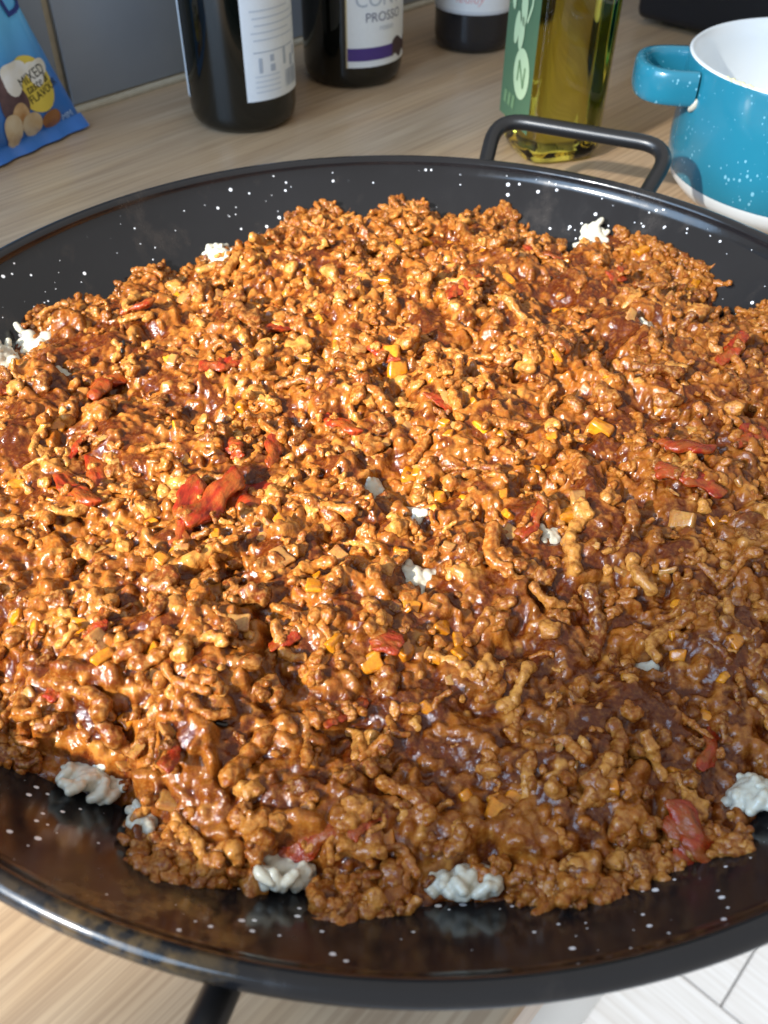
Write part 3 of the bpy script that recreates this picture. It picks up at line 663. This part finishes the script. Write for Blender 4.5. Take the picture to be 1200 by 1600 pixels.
# blue pot
pc = (.232, .256, 0); PR = .0752
def blue():
    b = NB('blue_speckled_glaze'); v = b.co(); vo = b.n('TexVoronoi', {'Vector': b.co((1, 1, .72)), 'Scale': 480.0}); rn = b.n('SeparateColor', {0: vo.outputs['Color']})
    thr = b.math('MULTIPLY', b.math('POWER', rn.outputs[0], 1.6), .42); thr = b.math('MULTIPLY', thr, b.ramp(b.noise(v, 40, 2), [(.40, (.3,)*3), (.62, (1.1,)*3)]))
    sp = b.math('LESS_THAN', vo.outputs['Distance'], thr); n = b.noise(v, 30, 3)
    b.P(Base_Color=b.mix(b.math('MULTIPLY', sp, .75), b.mix(n, (.012, .140, .215), (.020, .190, .275)), (.22, .50, .62)), Roughness=.2, Coat_Weight=.4, Coat_Roughness=.06); return b.m
MAT['blue'] = blue(); MAT['white_glaze'] = plain('white_glaze', (.80, .84, .86), .15)
pot = empty('casserole_pot', pc, 'blue speckled ceramic pot with white inside and loop handle', 'pot')
lathe('pot_body', [(.0735, .0195), (.0746, .024), (.0752, .035), (.0752, .078), (.0748, .0795)], MAT['blue'], pot, 128)
lathe('lining', [(.0748, .0795), (.0735, .0806), (.0722, .0795), (.0715, .07), (.0705, .03), (.066, .016), (.05, .0085), (.0002, .008)], MAT['white_glaze'], pot, 128)
lathe('base', [(.0735, .0195), (.0715, .0145), (.065, .0075), (.056, .0025), (.050, .0006), (.044, .0006), (.042, .003), (.0002, .003)], MAT['white_glaze'], pot, 128)
hd = math.atan2(.10, -1.0); hx, hy = math.cos(hd), math.sin(hd); P = []
for k in range(25):
    t = -1+2*k/24; ang = t*math.pi/2*1.0; ou = .0725+.0275*max(0, math.cos(ang))**.55; la = .0215*math.copysign(abs(math.sin(ang))**.8, ang); P.append((ou, la))
V = []
for i, (ou, la) in enumerate(P):
    o2, l2 = P[min(i+1, 24)]; o1, l1 = P[max(i-1, 0)]; L = math.hypot(o2-o1, l2-l1); nx, ny = (l2-l1)/L, -(o2-o1)/L
    for k in range(20):
        q = 2*math.pi*k/20; e = .5; dx = .0038*math.copysign(abs(math.cos(q))**e, math.cos(q)); dz = .0090*math.copysign(abs(math.sin(q))**.7, math.sin(q))
        a, b = ou+nx*dx, la+ny*dx; V.append((a*hx-b*hy, a*hy+b*hx, .0680+dz))
obj('loop_handle', mesh_np('loop_handle', V, [[i*20+k, i*20+(k+1) % 20, (i+1)*20+(k+1) % 20, (i+1)*20+k] for i in range(24) for k in range(20)]), MAT['blue'], pot)
# a stray grain of rice on the pot wall, a crust of sauce on its rim
def on_pot(px, py, R):
    d = ray(px, py); ox, oy = CAM[0]-pc[0], CAM[1]-pc[1]; a = d[0]**2+d[1]**2; b = 2*(ox*d[0]+oy*d[1]); c = ox*ox+oy*oy-R*R
    t = (-b-math.sqrt(b*b-4*a*c))/(2*a); return CAM+d*t
g = on_pot(1083, 166, PR+.0006); o = grain(g, None); o.rotation_euler = (0, R_(-62), math.atan2(g[1]-pc[1], g[0]-pc[0])+R_(90)); o.scale = (1.35,)*3; o.location = g
tag(o, 'stray cooked rice grain stuck on the outside of the blue pot', 'rice grain')
th = math.atan2(on_pot(1158, 118, .074)[1]-pc[1], on_pot(1158, 118, .074)[0]-pc[0])
rs = [(Vector((.0738*math.cos(th+k*.028), .0738*math.sin(th+k*.028), .0800+.0004*math.sin(k*3))), .0011+.0003*math.sin(k*2.3)) for k in range(-4, 5)]
obj('crust', blob_mesh('crust', rs, .0005, 2, plain('pale_food_crust', (.62, .60, .36), .5)), None, pot)

# snack bag leaning on the tiles
B1 = at(131, 197); B0 = at(0, 256); U = (B0-B1)/np.linalg.norm(B0-B1); nh = np.array([-U[1], U[0], 0.])
if nh@(CAM-B1) < 0: nh = -nh
LEAN = R_(11.0); SHR = .23; UPV = np.array([0, 0, 1.])*math.cos(LEAN)-nh*math.sin(LEAN); NV = np.cross(U, UPV); NV = NV if NV@(CAM-B1) > 0 else -NV
BW, BH = .16, .17
def bag_uv(px, py):
    d = ray(px, py); t = ((B1-CAM)@NV)/(d@NV); p = CAM+d*t-B1; v = p@UPV; return p@U-SHR*v, v
def bagz(u, v):
    a = np.clip(u/BW, 0, 1); b = np.clip((v-.008)/(BH-.016), 0, 1); return .016*(np.clip(4*a*(1-a), 0, 1)**.55)*(np.clip(4*b*(1-b), 0, 1)**.5)+.0006*np.sin(u*240+v*90)*(b > 0)*(b < 1)
def bagP(u, v, off=0.0): 
    ush = u+SHR*v; z = float(bagz(u, v))+off; return tuple(U*ush+UPV*v+NV*z)
bag = empty('snack_bag', tuple(B1+np.array([0, 0, .0005])), 'blue foil snack bag printed with nuts and a yellow spot', 'snack bag')
def bag_mat():
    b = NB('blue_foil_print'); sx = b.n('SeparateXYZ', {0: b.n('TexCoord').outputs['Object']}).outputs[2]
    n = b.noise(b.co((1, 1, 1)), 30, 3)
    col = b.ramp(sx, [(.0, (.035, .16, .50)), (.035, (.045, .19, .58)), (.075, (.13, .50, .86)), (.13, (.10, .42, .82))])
    b.P(Base_Color=col, Roughness=.28, Specular_IOR_Level=.6); b.bump(n, .25, .003); return b.m
nu, nv = 49, 49
def sheet(sgn):
    V = []
    for i in range(nu):
        for j in range(nv):
            u, v = BW*i/(nu-1), BH*j/(nv-1); z = float(bagz(u, v)); V.append(tuple(U*(u+SHR*v)+UPV*v+NV*(z*sgn*(1 if sgn > 0 else .5)+(.0002*sgn))))
    return V
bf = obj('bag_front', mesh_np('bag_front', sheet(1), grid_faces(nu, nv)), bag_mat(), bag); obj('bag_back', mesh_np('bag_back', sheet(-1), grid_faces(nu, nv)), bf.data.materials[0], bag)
def decal(name, px, py, a, b, rot, mat, off=.0007, lump=.12, seed=0):
    u0, v0 = bag_uv(px, py); rg = np.random.default_rng(seed); ph = rg.uniform(0, 6.28, 3); V = [bagP(u0, v0, off)]; n = 28
    for ring in (.5, 1.0):
        for t in np.linspace(0, 6.2832, n, endpoint=False):
            k = ring*(1+lump*(math.sin(2*t+ph[0])*.5+math.sin(3*t+ph[1])*.5)); x, y = a*math.cos(t)*k, b*math.sin(t)*k
            V.append(bagP(u0-(x*math.cos(rot)-y*math.sin(rot)), v0+x*math.sin(rot)+y*math.cos(rot), off))
    Fc = [(0, 1+i, 1+(i+1) % n) for i in range(n)]+[(1+i, 1+n+i, 1+n+(i+1) % n) for i in range(n)]+[(1+i, 1+n+(i+1) % n, 1+(i+1) % n) for i in range(n)]
    return obj(name, mesh_np(name, V, Fc), mat, bf)
def nutmat(name, c1, c2):
    b = NB(name); n = b.noise(b.co(), 70, 3); b.P(Base_Color=b.mix(b.ramp(n, [(.35, (0,)*3), (.65, (1,)*3)]), c1, c2), Roughness=.35); return b.m
MAT['yellow'] = plain('yellow_print', (.76, .60, .09), .35)
white_p = nutmat('popcorn_print', (.75, .72, .62), (.85, .86, .86)); nut_p = nutmat('nut_print', (.42, .20, .06), (.72, .55, .32)); alm = nutmat('almond_print', (.22, .085, .025), (.40, .17, .05)); choc = nutmat('chocolate_print', (.05, .03, .04), (.15, .085, .09)); pale = nutmat('pale_nut_print', (.62, .52, .36), (.50, .33, .15))
decal('yellow_spot', 38, 133, .0165, .0175, 0, MAT['yellow'], .0007, .02, 1)
decal('popcorn_picture', 42, 113, .0085, .008, .4, white_p, .0010, .35, 2); decal('popcorn_picture', 2, 122, .011, .009, .2, white_p, .0010, .35, 3)
decal('chocolate_picture', 4, 160, .012, .014, .3, choc, .0009, .2, 4); decal('nut_picture', 22, 185, .0085, .008, .2, nut_p, .0011, .15, 5)
decal('nut_picture', 42, 196, .0085, .0075, .8, pale, .0013, .12, 6); decal('nut_picture', 12, 208, .007, .011, -.35, pale, .0014, .15, 7); decal('almond_picture', 75, 187, .0085, .006, .15, alm, .0010, .08, 8)
ink = plain('black_ink', (.02, .02, .015), .5)
def bag_text(txt, px, py, size, rot, mat, off=.0012, shear=0):
    V, Fc = text_mesh(txt, size, shear); u0, v0 = bag_uv(px, py); me = bpy.data.meshes.new('lettering')
    me.from_pydata([bagP(u0-(x*math.cos(rot)-y*math.sin(rot)), v0+x*math.sin(rot)+y*math.cos(rot), off) for x, y in V], [], Fc); return obj('lettering', me, mat, bf)
bag_text('MIXED', 17, 141, .0085, .18, ink); bag_text('taste &', 30, 150, .0075, .18, ink, shear=.3); bag_text('FLAVOUR', 37, 165, .0068, .18, ink)
bag_text('D', -6, 32, .030, .12, plain('navy_ink', (.02, .04, .22), .4))
bag_text('MM', 97, 190, .006, .15, plain('pale_blue_ink', (.45, .65, .9), .4))
# sealed bottom fin of the bag
V = []
for i in range(49):
    u = BW*i/48; V += [tuple(U*u+UPV*.0085+NV*.0012), tuple(U*u+UPV*.0002+NV*(.006+.0012*math.sin(i*.9)))]
obj('bottom_seal', mesh_np('bottom_seal', V, [[2*i, 2*i+2, 2*i+3, 2*i+1] for i in range(48)]), bf.data.materials[0], bag)
